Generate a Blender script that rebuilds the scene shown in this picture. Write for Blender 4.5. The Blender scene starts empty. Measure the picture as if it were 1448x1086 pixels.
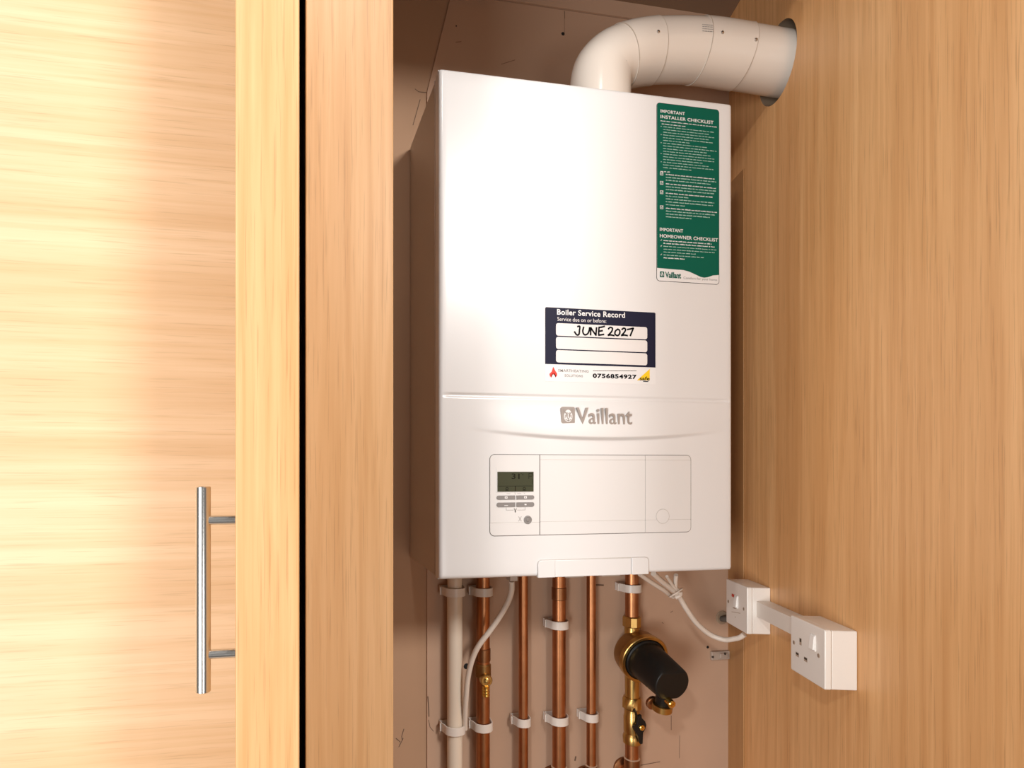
import bpy, bmesh, random
from math import *
from mathutils import Vector, Matrix

# ------------------------------------------------------------------ frame
F, CX, CY, EYE = 850.0, 565.0, 662.0, 1.45        # focal length and centre in pixels of the 1448x1086 frame, eye height
TH = atan((CX - 410.0) / F)
S_, C_ = sin(TH), cos(TH)
def ray(px, py):
    a = (px - CX) / F
    return (a * C_ + S_, C_ - a * S_, (CY - py) / F)
def at(px, py, Y):                                # point on the plane y = Y seen at that pixel
    r = ray(px, py); s = Y / r[1]
    return Vector((r[0] * s, Y, EYE + r[2] * s))
def X_at(px, Y): return at(px, CY, Y).x
def Z_at(px, py, Y): return at(px, py, Y).z

BY = 0.821        # plane of the boiler front
WY = 1.035        # back wall
PY = 1.012        # pipe centre lines
FY = 0.62         # cupboard face frame
WALL_X, WALL_A = 0.8402, radians(90 - 16.7117)    # corner of back wall and right panel; panel direction
CEIL = 2.323
C = bpy.context.scene.collection
random.seed(7)

# ------------------------------------------------------------------ materials
def new_mat(name):
    m = bpy.data.materials.new(name); m.use_nodes = True
    nt = m.node_tree
    return m, nt, nt.nodes['Principled BSDF']
def plain(name, col, rough=0.5, metal=0.0, spec=0.5, var=0.0, scale=30.0, bump=0.0, coat=0.0):
    m, nt, b = new_mat(name)
    b.inputs['Roughness'].default_value = rough
    b.inputs['Metallic'].default_value = metal
    b.inputs['Specular IOR Level'].default_value = spec
    b.inputs['Coat Weight'].default_value = coat
    b.inputs['Coat Roughness'].default_value = 0.15
    b.inputs['Base Color'].default_value = (*col, 1)
    if var or bump:
        tc = nt.nodes.new('ShaderNodeTexCoord')
        n = nt.nodes.new('ShaderNodeTexNoise')
        n.inputs['Scale'].default_value = scale; n.inputs['Detail'].default_value = 5
        nt.links.new(tc.outputs['Object'], n.inputs['Vector'])
        if var:
            mx = nt.nodes.new('ShaderNodeMix'); mx.data_type = 'RGBA'
            mx.inputs[6].default_value = (*[c * (1 - var) for c in col], 1)
            mx.inputs[7].default_value = (*[min(1, c * (1 + var)) for c in col], 1)
            nt.links.new(n.outputs['Fac'], mx.inputs[0])
            nt.links.new(mx.outputs[2], b.inputs['Base Color'])
        if bump:
            bp = nt.nodes.new('ShaderNodeBump'); bp.inputs['Strength'].default_value = bump
            bp.inputs['Distance'].default_value = 0.002
            nt.links.new(n.outputs['Fac'], bp.inputs['Height'])
            nt.links.new(bp.outputs['Normal'], b.inputs['Normal'])
    return m
def wood(name, light, mid, dark, axis='Z', across=(1, 1), rough=0.42, offset=0.0, wavefreq=9.0, contrast=1.0):
    """oak foil: long figure bands, fine streaks and short pores running along one axis"""
    m, nt, b = new_mat(name)
    N, L = nt.nodes, nt.links
    tc = N.new('ShaderNodeTexCoord')
    def mapped(long, cross):
        mp = N.new('ShaderNodeMapping')
        sc = {'Z': (cross, cross, long), 'X': (long, cross, cross)}[axis]
        mp.inputs['Scale'].default_value = sc
        mp.inputs['Location'].default_value = (offset, offset * 0.7, offset * 1.3)
        L.new(tc.outputs['Object'], mp.inputs['Vector'])
        return mp.outputs['Vector']
    def noise(vec, scale, detail, rgh=0.55, dist=0.0):
        n = N.new('ShaderNodeTexNoise'); n.inputs['Scale'].default_value = scale
        n.inputs['Detail'].default_value = detail; n.inputs['Roughness'].default_value = rgh
        n.inputs['Distortion'].default_value = dist
        L.new(vec, n.inputs['Vector']); return n.outputs['Fac']
    def ramp(fac, pts):
        r = N.new('ShaderNodeValToRGB'); e = r.color_ramp.elements
        e[0].position, e[0].color = pts[0][0], (*[pts[0][1]] * 3, 1)
        e[1].position, e[1].color = pts[1][0], (*[pts[1][1]] * 3, 1)
        L.new(fac, r.inputs['Fac']); return r.outputs['Color']
    def mixc(fac, a, bb, blend='MIX'):
        mx = N.new('ShaderNodeMix'); mx.data_type = 'RGBA'; mx.blend_type = blend
        if hasattr(fac, 'links'): L.new(fac, mx.inputs[0])
        else: mx.inputs[0].default_value = fac
        for i, v in ((6, a), (7, bb)):
            if hasattr(v, 'links'): L.new(v, mx.inputs[i])
            else: mx.inputs[i].default_value = (*v, 1)
        return mx.outputs[2]
    broad = noise(mapped(0.55, 7.0), 1.0, 3, dist=0.6)
    figure = noise(mapped(0.9, 26.0), 1.0, 4, dist=0.9)
    streak = noise(mapped(3.0, 170.0), 1.0, 4)
    pores = noise(mapped(14.0, 620.0), 1.0, 2)
    w = N.new('ShaderNodeTexWave'); w.wave_type = 'BANDS'; w.bands_direction = 'X' if axis == 'Z' else 'Z'
    w.inputs['Scale'].default_value = wavefreq; w.inputs['Distortion'].default_value = 9.0
    w.inputs['Detail'].default_value = 2.0; w.inputs['Detail Scale'].default_value = 0.6
    L.new(mapped(0.22, 1.0), w.inputs['Vector'])
    c = mixc(ramp(broad, ((0.3, 0), (0.7, 1))), mid, light)
    c = mixc(ramp(figure, ((0.42, 0.5 * contrast), (0.62, 0))), c, dark)
    c = mixc(ramp(w.outputs['Fac'], ((0.0, 0.32 * contrast), (0.35, 0))), c, dark)
    c = mixc(ramp(streak, ((0.36, 0.5 * contrast), (0.56, 0))), c, dark)
    c = mixc(ramp(pores, ((0.30, 0.45 * contrast), (0.42, 0))), c, tuple(d * 0.6 for d in dark))
    L.new(c, b.inputs['Base Color'])
    b.inputs['Roughness'].default_value = rough
    b.inputs['Specular IOR Level'].default_value = 0.4
    bp = N.new('ShaderNodeBump'); bp.inputs['Strength'].default_value = 0.08; bp.inputs['Distance'].default_value = 0.001
    L.new(streak, bp.inputs['Height']); L.new(bp.outputs['Normal'], b.inputs['Normal'])
    return m

M = {}
M['oak_right'] = wood('oak_right', (0.80, 0.475, 0.22), (0.73, 0.41, 0.175), (0.56, 0.27, 0.095), 'Z', offset=2.1, contrast=0.8)
M['oak_frame'] = wood('oak_frame', (0.75, 0.475, 0.245), (0.70, 0.42, 0.195), (0.55, 0.285, 0.105), 'Z', offset=5.3, wavefreq=14, contrast=0.75)
M['oak_door'] = wood('oak_door', (0.69, 0.425, 0.21), (0.65, 0.38, 0.17), (0.49, 0.24, 0.08), 'Z', offset=9.7, wavefreq=18, contrast=0.8)
M['oak_panel'] = wood('oak_panel', (0.74, 0.515, 0.32), (0.69, 0.46, 0.265), (0.54, 0.305, 0.13), 'X', offset=1.2, wavefreq=5, rough=0.5, contrast=0.6)
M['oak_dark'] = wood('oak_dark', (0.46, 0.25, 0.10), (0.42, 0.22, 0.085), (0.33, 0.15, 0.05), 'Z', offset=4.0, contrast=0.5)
M['plaster'] = plain('plaster', (0.44, 0.275, 0.17), 0.85, var=0.05, scale=9, bump=0.15)
M['board'] = plain('board', (0.51, 0.335, 0.23), 0.75, var=0.06, scale=7, bump=0.1)
M['board_mark'] = plain('board_mark', (0.16, 0.10, 0.065), 0.9)
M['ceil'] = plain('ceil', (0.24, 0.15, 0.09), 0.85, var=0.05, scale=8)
M['floor'] = plain('floor', (0.45, 0.38, 0.32), 0.6, var=0.1, scale=6)
M['black'] = plain('black', (0.008, 0.007, 0.006), 0.8)
M['white_panel'] = plain('white_panel', (0.69, 0.682, 0.675), 0.33, coat=0.25)
M['white_shaded'] = plain('white_shaded', (0.50, 0.44, 0.39), 0.4)  # white casing metal, darkened so the colour carries its shade
M['white_flap'] = plain('white_flap', (0.67, 0.655, 0.64), 0.45)
M['gap_grey'] = plain('gap_grey', (0.16, 0.15, 0.14), 0.6)
M['groove_grey'] = plain('groove_grey', (0.50, 0.47, 0.44), 0.6)
M['button_grey'] = plain('button_grey', (0.22, 0.205, 0.195), 0.4)
M['icon_grey'] = plain('icon_grey', (0.28, 0.26, 0.24), 0.6)
M['lcd'] = plain('lcd', (0.050, 0.052, 0.028), 0.5, spec=0.15)
M['lcd_ink'] = plain('lcd_ink', (0.012, 0.011, 0.006), 0.5, spec=0.1)
M['badge'] = plain('badge', (0.36, 0.325, 0.30), 0.35, metal=0.35)
M['print_white'] = plain('print_white', (0.72, 0.71, 0.70), 0.4)
M['print_dim'] = plain('print_dim', (0.42, 0.58, 0.50), 0.5)
M['green'] = plain('green', (0.001, 0.098, 0.062), 0.5, spec=0.15)
M['navy'] = plain('navy', (0.012, 0.013, 0.032), 0.5, spec=0.15)
M['field'] = plain('field', (0.70, 0.67, 0.65), 0.4)
M['ink'] = plain('ink', (0.004, 0.004, 0.006), 0.6, spec=0.1)
M['print_grey'] = plain('print_grey', (0.26, 0.245, 0.23), 0.5)
M['flame_red'] = plain('flame_red', (0.80, 0.03, 0.015), 0.4)
M['yellow'] = plain('yellow', (0.85, 0.55, 0.02), 0.4)
M['flue'] = plain('flue', (0.70, 0.63, 0.555), 0.17, var=0.02, scale=6, coat=0.3)
M['flue_seam'] = plain('flue_seam', (0.46, 0.38, 0.31), 0.5)
M['steel'] = plain('steel', (0.55, 0.53, 0.50), 0.3, metal=1.0)
M['nickel'] = plain('nickel', (0.72, 0.70, 0.67), 0.24, metal=1.0)
M['copper'] = plain('copper', (0.44, 0.19, 0.085), 0.38, metal=1.0, var=0.28, scale=45)
M['copper_dark'] = plain('copper_dark', (0.30, 0.14, 0.065), 0.38, metal=1.0, var=0.3, scale=60)
M['solder'] = plain('solder', (0.78, 0.64, 0.50), 0.35, metal=0.6)
M['brass'] = plain('brass', (0.52, 0.33, 0.11), 0.30, metal=1.0, var=0.22, scale=40)
M['brass_dull'] = plain('brass_dull', (0.34, 0.19, 0.07), 0.42, metal=1.0, var=0.25, scale=30)
M['brass_bright'] = plain('brass_bright', (0.80, 0.50, 0.12), 0.22, metal=1.0)
M['black_plastic'] = plain('black_plastic', (0.007, 0.0065, 0.006), 0.42, spec=0.3, var=0.3, scale=60)
M['waste'] = plain('waste', (0.74, 0.64, 0.52), 0.4)
M['clip'] = plain('clip', (0.74, 0.68, 0.62), 0.35)
M['cable'] = plain('cable', (0.68, 0.60, 0.52), 0.42)
M['switch_white'] = plain('switch_white', (0.80, 0.755, 0.70), 0.3, coat=0.2)
M['rocker_white'] = plain('rocker_white', (0.84, 0.81, 0.77), 0.3)
M['trunk_white'] = plain('trunk_white', (0.76, 0.70, 0.63), 0.4)
M['neon_red'] = plain('neon_red', (0.55, 0.05, 0.03), 0.3)
M['slot_dark'] = plain('slot_dark', (0.05, 0.035, 0.025), 0.7)
M['slot_brown'] = plain('slot_brown', (0.42, 0.32, 0.24), 0.6)
M['bracket_plastic'] = plain('bracket_plastic', (0.42, 0.34, 0.28), 0.5)
M['grey_cable'] = plain('grey_cable', (0.10, 0.085, 0.07), 0.6)
M['hole_edge'] = plain('hole_edge', (0.34, 0.25, 0.17), 0.8)

# ------------------------------------------------------------------ mesh builder
def XZ(y):  return lambda u, v, w: (u, y - w, v)          # facing the room, w = towards the viewer
def WALLF(off): return lambda u, v, w: (-u, off + w, v)   # on the right panel, u = towards the room
_text_cache = {}
def text_geo(txt, bold=0.0, extrude=0.0, space=1.0):
    key = (txt, bold, extrude, space)
    if key not in _text_cache:
        cu = bpy.data.curves.new('lettering', 'FONT'); cu.body = txt; cu.size = 1.0
        cu.offset = bold; cu.extrude = extrude; cu.resolution_u = 3; cu.space_character = space
        o = bpy.data.objects.new('lettering', cu); C.objects.link(o)
        dg = bpy.context.evaluated_depsgraph_get()
        me = bpy.data.meshes.new_from_object(o.evaluated_get(dg))
        _text_cache[key] = ([tuple(v.co) for v in me.vertices], [tuple(p.vertices) for p in me.polygons])
        bpy.data.objects.remove(o); bpy.data.meshes.remove(me); bpy.data.curves.remove(cu)
    return _text_cache[key]

class MB:
    def __init__(self): self.v, self.f, self.m = [], [], []
    def add(self, vs, fs, mat=0):
        b = len(self.v); self.v += [tuple(p) for p in vs]
        for f in fs: self.f.append(tuple(b + i for i in f)); self.m.append(mat)
        return self
    def box(self, x0, x1, y0, y1, z0, z1, mat=0):
        vs = [(x, y, z) for z in (z0, z1) for y in (y0, y1) for x in (x0, x1)]
        return self.add(vs, [(0, 2, 3, 1), (4, 5, 7, 6), (0, 1, 5, 4), (2, 6, 7, 3), (0, 4, 6, 2), (1, 3, 7, 5)], mat)
    def prism(self, poly, fr, w0, w1, mat=0):
        n = len(poly)
        vs = [fr(u, v, w0) for u, v in poly] + [fr(u, v, w1) for u, v in poly]
        fs = [tuple(range(n))[::-1], tuple(range(n, 2 * n))] + [(i, (i + 1) % n, n + (i + 1) % n, n + i) for i in range(n)]
        return self.add(vs, fs, mat)
    def face(self, poly, fr, w, mat=0):
        return self.add([fr(u, v, w) for u, v in poly], [tuple(range(len(poly)))], mat)
    def text(self, txt, u0, u1, v0, v1, fr, w, mat=0, bold=0.0, extrude=0.0, space=1.0, slope=0.0, depth=0.0):
        vs, fs = text_geo(txt, bold, extrude, space)
        xs = [p[0] for p in vs]; ys = [p[1] for p in vs]
        a, b, c, d = min(xs), max(xs), min(ys), max(ys)
        ku, kv = (u1 - u0) / (b - a), (v1 - v0) / (d - c)
        out = [fr(u0 + (p[0] - a) * ku, v0 + (p[1] - c) * kv + slope * (p[0] - a) * ku, w + (p[2] / extrude * depth if extrude else 0)) for p in vs]
        return self.add(out, fs, mat)
    def stroke(self, pts, width, fr, w, mat=0):
        """flat pen line through 2-D points"""
        P = [Vector(p) for p in pts]; left, right = [], []
        for i, p in enumerate(P):
            d = (P[min(i + 1, len(P) - 1)] - P[max(i - 1, 0)]).normalized()
            n = Vector((-d.y, d.x)) * width / 2
            e = d * width * 0.3 * (-1 if i == 0 else 1 if i == len(P) - 1 else 0)
            left.append(p + n + e); right.append(p - n + e)
        for i in range(len(P) - 1):
            self.add([fr(q.x, q.y, w) for q in (left[i], left[i + 1], right[i + 1], right[i])], [(0, 1, 2, 3)], mat)
        return self
    def sweep(self, pts, radii, segs=20, mat=0, caps=True, mats=None):
        P = [Vector(p) for p in pts]; n = len(P)
        if not hasattr(radii, '__len__'): radii = [radii] * n
        T = []
        for i in range(n):
            d = P[min(i + 1, n - 1)] - P[max(i - 1, 0)]
            T.append(d.normalized())
        up = Vector((0, 0, 1)) if abs(T[0].z) < 0.9 else Vector((0, 1, 0))
        nrm = (up - T[0] * up.dot(T[0])).normalized()
        b = len(self.v)
        for i in range(n):
            nrm = (nrm - T[i] * nrm.dot(T[i])).normalized(); bi = T[i].cross(nrm)
            for k in range(segs):
                a = 2 * pi * k / segs
                self.v.append(tuple(P[i] + (nrm * cos(a) + bi * sin(a)) * radii[i]))
        for i in range(n - 1):
            for k in range(segs):
                k2 = (k + 1) % segs
                self.f.append((b + i * segs + k, b + i * segs + k2, b + (i + 1) * segs + k2, b + (i + 1) * segs + k))
                self.m.append(mats[i] if mats else mat)
        if caps:
            self.f.append(tuple(b + k for k in range(segs))[::-1]); self.m.append(mats[0] if mats else mat)
            self.f.append(tuple(b + (n - 1) * segs + k for k in range(segs))); self.m.append(mats[-1] if mats else mat)
        return self
    def lathe(self, p0, p1, prof, segs=32, mat=0, mats=None):
        """profile [(distance along p0->p1, radius)]"""
        p0, p1 = Vector(p0), Vector(p1); d = (p1 - p0).normalized()
        up = Vector((0, 0, 1)) if abs(d.z) < 0.9 else Vector((0, 1, 0))
        n = (up - d * up.dot(d)).normalized(); bi = d.cross(n); b = len(self.v)
        for h, r in prof:
            for k in range(segs):
                a = 2 * pi * k / segs
                self.v.append(tuple(p0 + d * h + (n * cos(a) + bi * sin(a)) * r))
        for i in range(len(prof) - 1):
            for k in range(segs):
                k2 = (k + 1) % segs
                self.f.append((b + i * segs + k, b + i * segs + k2, b + (i + 1) * segs + k2, b + (i + 1) * segs + k))
                self.m.append(mats[i] if mats else mat)
        self.f.append(tuple(b + k for k in range(segs))[::-1]); self.m.append(mats[0] if mats else mat)
        self.f.append(tuple(b + (len(prof) - 1) * segs + k for k in range(segs))); self.m.append(mats[-1] if mats else mat)
        return self
    def hexnut(self, p0, p1, r, mat=0, rot=0.0):
        return self.lathe(p0, p1, [(0, r * 0.93), (0.0015, r), ((Vector(p1) - Vector(p0)).length - 0.0015, r), ((Vector(p1) - Vector(p0)).length, r * 0.93)], 8, mat)

def rrect(u0, u1, v0, v1, r, corners='1111', n=6):
    """rounded rectangle, corners in the order bottom-left, bottom-right, top-right, top-left"""
    out = []
    for (cu, cv, a0, on, pt) in ((u0 + r, v0 + r, pi, corners[0], (u0, v0)), (u1 - r, v0 + r, 1.5 * pi, corners[1], (u1, v0)),
                                 (u1 - r, v1 - r, 0, corners[2], (u1, v1)), (u0 + r, v1 - r, 0.5 * pi, corners[3], (u0, v1))):
        if on == '1' and r > 0:
            out += [(cu + r * cos(a0 + 0.5 * pi * k / n), cv + r * sin(a0 + 0.5 * pi * k / n)) for k in range(n + 1)]
        else: out.append(pt)
    return out
def disc(u, v, r, n=20, a0=0): return [(u + r * cos(a0 + 2 * pi * k / n), v + r * sin(a0 + 2 * pi * k / n)) for k in range(n)]
def spline(pts, n=8):
    P = [Vector(p) for p in pts]; out = []
    for i in range(len(P) - 1):
        p0, p1, p2, p3 = P[max(i - 1, 0)], P[i], P[i + 1], P[min(i + 2, len(P) - 1)]
        for k in range(n):
            t = k / n
            out.append(0.5 * ((2 * p1) + (p2 - p0) * t + (2 * p0 - 5 * p1 + 4 * p2 - p3) * t * t + (3 * p1 - p0 - 3 * p2 + p3) * t ** 3))
    out.append(P[-1]); return out

def tag(o, label=None, cat=None, group=None, kind=None):
    if label: o['label'] = label
    if cat: o['category'] = cat
    if group: o['group'] = group
    if kind: o['kind'] = kind
    return o
def root_of(o):
    while o.parent: o = o.parent
    return o
def obj(name, mb, mats, parent=None, local=False, bevel=0.0, angle=35, loc=None, rotz=0.0, label=None):
    """ONE mesh object. Without local the geometry is in world metres; children share their thing's origin."""
    base = Matrix.Identity(4)
    if parent: base = MATS[root_of(parent).name]
    elif loc is not None: base = Matrix.Translation(loc) @ Matrix.Rotation(rotz, 4, 'Z')
    inv = Matrix.Identity(4) if local else base.inverted()
    me = bpy.data.meshes.new(name)
    me.from_pydata([inv @ Vector(p) for p in mb.v], [], mb.f)
    mats = mats if isinstance(mats, (list, tuple)) else [mats]
    for m in mats: me.materials.append(M[m])
    me.polygons.foreach_set('material_index', mb.m)
    bm = bmesh.new(); bm.from_mesh(me)
    bmesh.ops.recalc_face_normals(bm, faces=bm.faces); bm.to_mesh(me); bm.free()
    me.polygons.foreach_set('use_smooth', [True] * len(me.polygons))
    me.set_sharp_from_angle(angle=radians(angle))
    o = bpy.data.objects.new(name, me); C.objects.link(o)
    if parent: o.parent = parent
    elif loc is not None:
        o.location = loc; o.rotation_euler = (0, 0, rotz); MATS[o.name] = base
    else: MATS[o.name] = base
    if bevel:
        b = o.modifiers.new('bevel', 'BEVEL'); b.width = bevel; b.segments = 3; b.limit_method = 'ANGLE'; b.angle_limit = radians(40)
        b.harden_normals = False
    if label: o['label'] = label
    return o
MATS = {}
def thing(name, label, cat, loc, rotz=0.0, group=None):
    o = bpy.data.objects.new(name, None); C.objects.link(o)
    o.empty_display_size = 0.05
    o.location = loc; o.rotation_euler = (0, 0, rotz)
    MATS[o.name] = Matrix.Translation(loc) @ Matrix.Rotation(rotz, 4, 'Z')
    return tag(o, label, cat, group)

# ------------------------------------------------------------------ setting
def structure(name, mb, m, **k): return tag(obj(name, mb, m, **k), kind='structure')
LX = -1.1
structure('floor', MB().box(LX, 1.1, -0.2, 1.15, -0.03, 0.0), 'floor')
structure('wall_back', MB().box(LX, 1.1, WY + 0.003, WY + 0.10, 0.0, CEIL + 0.03), 'plaster')
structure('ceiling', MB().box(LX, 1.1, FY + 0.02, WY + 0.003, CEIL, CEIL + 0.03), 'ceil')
SX0, SX1 = X_at(432.3, FY), X_at(556.3, FY)
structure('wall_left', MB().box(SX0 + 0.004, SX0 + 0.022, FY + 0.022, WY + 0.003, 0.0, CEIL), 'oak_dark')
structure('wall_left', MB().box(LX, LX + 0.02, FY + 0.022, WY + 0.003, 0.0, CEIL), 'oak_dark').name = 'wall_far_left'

# right panel: local x runs into the cupboard (x = -t), local y out of its face
HT, HZ, HR = 0.1815, 2.1150, 0.0605                       # round cut-out for the flue
def right_wall():
    mb = MB(); t0, t1 = -0.03, 0.86
    n = 48; q = 0.09
    xs0, xs1 = -HT - q, -HT + q
    zs0, zs1 = HZ - q, HZ + q
    def quad(xa, xb, za, zb): mb.add([(xa, 0, za), (xb, 0, za), (xb, 0, zb), (xa, 0, zb)], [(0, 1, 2, 3)])
    quad(-t1, xs0, 0, CEIL); quad(xs1, -t0, 0, CEIL); quad(xs0, xs1, 0, zs0); quad(xs0, xs1, zs1, CEIL)
    ring, sq, deep = [], [], []
    for k in range(n):
        a = 2 * pi * k / n; c, s = cos(a), sin(a); m_ = max(abs(c), abs(s))
        ring.append((-HT + HR * c, 0, HZ + HR * s)); sq.append((-HT + q * c / m_, 0, HZ + q * s / m_))
        deep.append((-HT + HR * c, -0.075, HZ + HR * s))
    mb.add(ring + sq, [(k, (k + 1) % n, n + (k + 1) % n, n + k) for k in range(n)])
    mb.add(ring + deep, [(k, (k + 1) % n, n + (k + 1) % n, n + k) for k in range(n)], 1)
    mb.add(deep, [tuple(range(n))], 1)
    vs = [(x, y, z) for x in (-t1, -t0) for (y, z) in ((0, 0), (0, CEIL), (-0.08, CEIL), (-0.08, 0))]
    mb.add(vs, [(0, 3, 2, 1), (4, 5, 6, 7), (3, 7, 6, 2), (0, 4, 7, 3), (1, 2, 6, 5)])
    return structure('wall_right', mb, ['oak_right', 'hole_edge'], local=True, loc=(WALL_X, WY, 0), rotz=WALL_A)
right_wall()
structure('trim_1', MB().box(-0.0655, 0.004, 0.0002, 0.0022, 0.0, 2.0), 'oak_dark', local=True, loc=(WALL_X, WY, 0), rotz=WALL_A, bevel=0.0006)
structure('trim_2', MB().box(SX0 + 0.024, WALL_X + 0.002, WY - 0.0035, WY + 0.003, 2.2945, CEIL), 'board')

# backing sheet with its slanted top left edge, cracks and plugged holes
def backing():
    B = thing('backing_board', 'beige painted backing sheet on the back wall behind the boiler and pipes', 'board', (0.55, WY, 0))
    xl = X_at(604, WY)
    zt = Z_at(603, 130, WY)
    tl = at(642, -24, WY)
    poly = [(xl, 0.0), (WALL_X, 0.0), (WALL_X, 2.2935), (tl.x, 2.2935), (tl.x, tl.z), (xl, zt)]
    mb = MB().prism(poly, lambda u, v, w: (u, WY - w, v), -0.003, 0.0)
    fr = XZ(WY)
    def mark(*px, width=0.0012):
        mb.stroke([(at(x, y, WY).x, at(x, y, WY).z) for x, y in px], width, fr, 0.0004, 1)
    mark((798, 16), (798.5, 26)); mark((798, 26), (798, 47), width=0.0006)
    mark((644.5, 60), (652, 59), width=0.001); mark((709, 91), (728, 85), width=0.0008)
    mark((605, 985), (606, 998), (606.5, 1013), width=0.0018); mark((606, 1018), (608, 1028), (613, 1034), width=0.0010)
    mark((949, 1012), (949, 1032), width=0.0010); mark((906, 1082), (933, 1077), width=0.0012)
    mark((961, 1040), (960.5, 1072), width=0.0008); mark((814, 1070), (813, 1075), width=0.003)
    mark((842, 827), (853, 827.5), width=0.003); mark((936, 880), (938, 881.5), width=0.001); mark((948, 866), (951, 864), width=0.001)
    obj('sheet', mb, ['board', 'board_mark'], B)
    for (x, y, r) in ((796, 48, 0.0032), (659.5, 942, 0.0052), (1000.5, 915, 0.0026), (645, 37, 0.0012)):
        p = at(x, y, WY)
        h = MB().lathe((p.x, WY - 0.0004, p.z), (p.x, WY - 0.001, p.z), [(0, r), (0.0005, r * 0.9), (0.0006, r * 0.7)], 16)
        obj('screw_hole', h, 'black', B, label='dark round screw hole')
    # left strip of wall beside the sheet: scratch marks and short dark lines
    return B
backing()
def wall_marks():
    mb = MB(); fr = XZ(WY + 0.003)
    for px in (((571, 1031), (568, 1041), (569, 1046)), ((570, 1044), (564, 1056)), ((560, 1044), (566, 1049)), ((587, 126), (592, 130), (603, 131)), ((594, 141), (584, 177))):  # scratch marks low down, short dark lines near the boiler top
        pts = [at(x, y, WY + 0.003) for x, y in px]
        mb.stroke([(p.x, p.z) for p in pts], 0.0013, fr, 0.0004)
    return structure('trim_3', mb, 'board_mark')
wall_marks()

# cupboard face frame, neighbouring panel, open door
cb = thing('cupboard', 'light oak cupboard round the boiler with its door standing open edge-on', 'cupboard', (SX0, FY, 0))
obj('stile', MB().box(SX0, SX1, FY, FY + 0.022, 0.0, CEIL), 'oak_frame', cb, bevel=0.0012)
obj('header', MB().box(SX1, 0.735, FY, FY + 0.022, 2.205, CEIL), 'oak_frame', cb, bevel=0.0012)
PX1 = X_at(421.5, FY)
obj('side_panel', MB().box(LX, PX1, FY, FY + 0.02, 0.0, CEIL), 'oak_panel', cb, bevel=0.001, label='broad oak panel with horizontal grain')
DY0, DY1 = 0.415, FY - 0.006
DX0, DX1 = X_at(332.5, DY0), X_at(423.4, DY0)
dr = obj('door', MB().box(DX0, DX1, DY0, DY1, 0.02, 2.15), 'oak_door', cb, bevel=0.0012, label='open oak door seen from its edge')
HY = DY0 + 0.02
def handle():
    xb = X_at(287.3, HY); z0, z1 = Z_at(287, 978, HY), Z_at(287, 688, HY)
    bar = MB().lathe((xb, HY, z0), (xb, HY, z1), [(0, 0.0046), (0.0005, 0.0051), (z1 - z0 - 0.0005, 0.0051), (z1 - z0, 0.0046)], 28)
    for y in (735.5, 924.5):
        z = Z_at(310, y, HY)
        bar.sweep([(xb + 0.003, HY, z), (DX0 + 0.0005, HY, z)], 0.0033, 20)
    obj('handle', bar, 'nickel', dr, label='brushed steel bar handle')
handle()

# ------------------------------------------------------------------ boiler
BX0, BX1, BZ0, BZ1 = 0.2063, 0.6726, 1.2930, 2.0130
boiler = thing('boiler', 'white wall-hung gas boiler with grey display and two stickers', 'boiler', ((BX0 + BX1) / 2, 0.93, BZ0))
def sm(t): t = max(0.0, min(1.0, t)); return t * t * (3 - 2 * t)
XC, HALF = 0.4527, 0.205
def relief(x, z):
    o = 0.0
    u = (x - XC) / HALF
    if abs(u) < 1:
        A = 0.0065 * (1 - u * u) ** 1.2
        zs = 1.4965 + 0.0140 * u * u
        if z >= zs: o += A * (1 - sm((z - zs) / 0.050))
        else: o += A * (1 - sm((zs - z) / 0.0065))
    zg = 1.5533
    if abs(z - zg) < 0.0035:
        e = min(x - 0.2150, 0.6650 - x)
        o -= 0.0018 * (1 - ((z - zg) / 0.0035) ** 2) * sm(e / 0.003) if e > 0 else 0
    return o
def front_cover():
    r = 0.0055
    edge = [0, 0.0003, 0.001, 0.0022, 0.0038, 0.0055]
    xs = [BX0 + e for e in edge] + [BX0 + 0.0055 + (BX1 - BX0 - 0.011) * k / 70 for k in range(1, 70)] + [BX1 - e for e in edge[::-1]]
    zs = [BZ0 + e for e in edge]
    z = BZ0 + 0.02
    while z < 1.480: zs.append(z); z += 0.02
    z = 1.480
    while z < 1.562: zs.append(z); z += 0.0009
    z = 1.575
    while z < BZ1 - 0.01: zs.append(z); z += 0.02
    zs += [BZ1 - e for e in edge[::-1]]
    xs = sorted(set(xs)); zs = sorted(set(zs))
    def drop(d): return r - sqrt(max(0, r * r - (r - d) ** 2)) if d < r else 0
    vs = []
    for z in zs:
        for x in xs:
            y = BY + drop(min(x - BX0, BX1 - x)) + drop(min(z - BZ0, BZ1 - z)) * 0.9 - relief(x, z)
            vs.append((x, min(y, BY + r), z))
    nx, nz = len(xs), len(zs)
    mb = MB().add(vs, [(j * nx + i, j * nx + i + 1, (j + 1) * nx + i + 1, (j + 1) * nx + i) for j in range(nz - 1) for i in range(nx - 1)])
    loop = [i for i in range(nx)] + [j * nx + nx - 1 for j in range(1, nz)] + [(nz - 1) * nx + i for i in range(nx - 2, -1, -1)] + [j * nx for j in range(nz - 2, 0, -1)]
    b = len(mb.v)
    for i in loop: mb.v.append((vs[i][0], BY + 0.0225, vs[i][2]))
    k = len(loop)
    for a in range(k): mb.f.append((loop[a], loop[(a + 1) % k], b + (a + 1) % k, b + a)); mb.m.append(0)
    return obj('front_cover', mb, 'white_panel', boiler, angle=50)
front_cover()
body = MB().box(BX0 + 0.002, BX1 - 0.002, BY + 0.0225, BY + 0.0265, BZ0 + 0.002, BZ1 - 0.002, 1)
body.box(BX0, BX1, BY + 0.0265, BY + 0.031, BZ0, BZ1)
body.box(BX0 + 0.001, BX1 - 0.001, BY + 0.031, WY - 0.0005, BZ0 + 0.001, BZ1 - 0.001)
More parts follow.
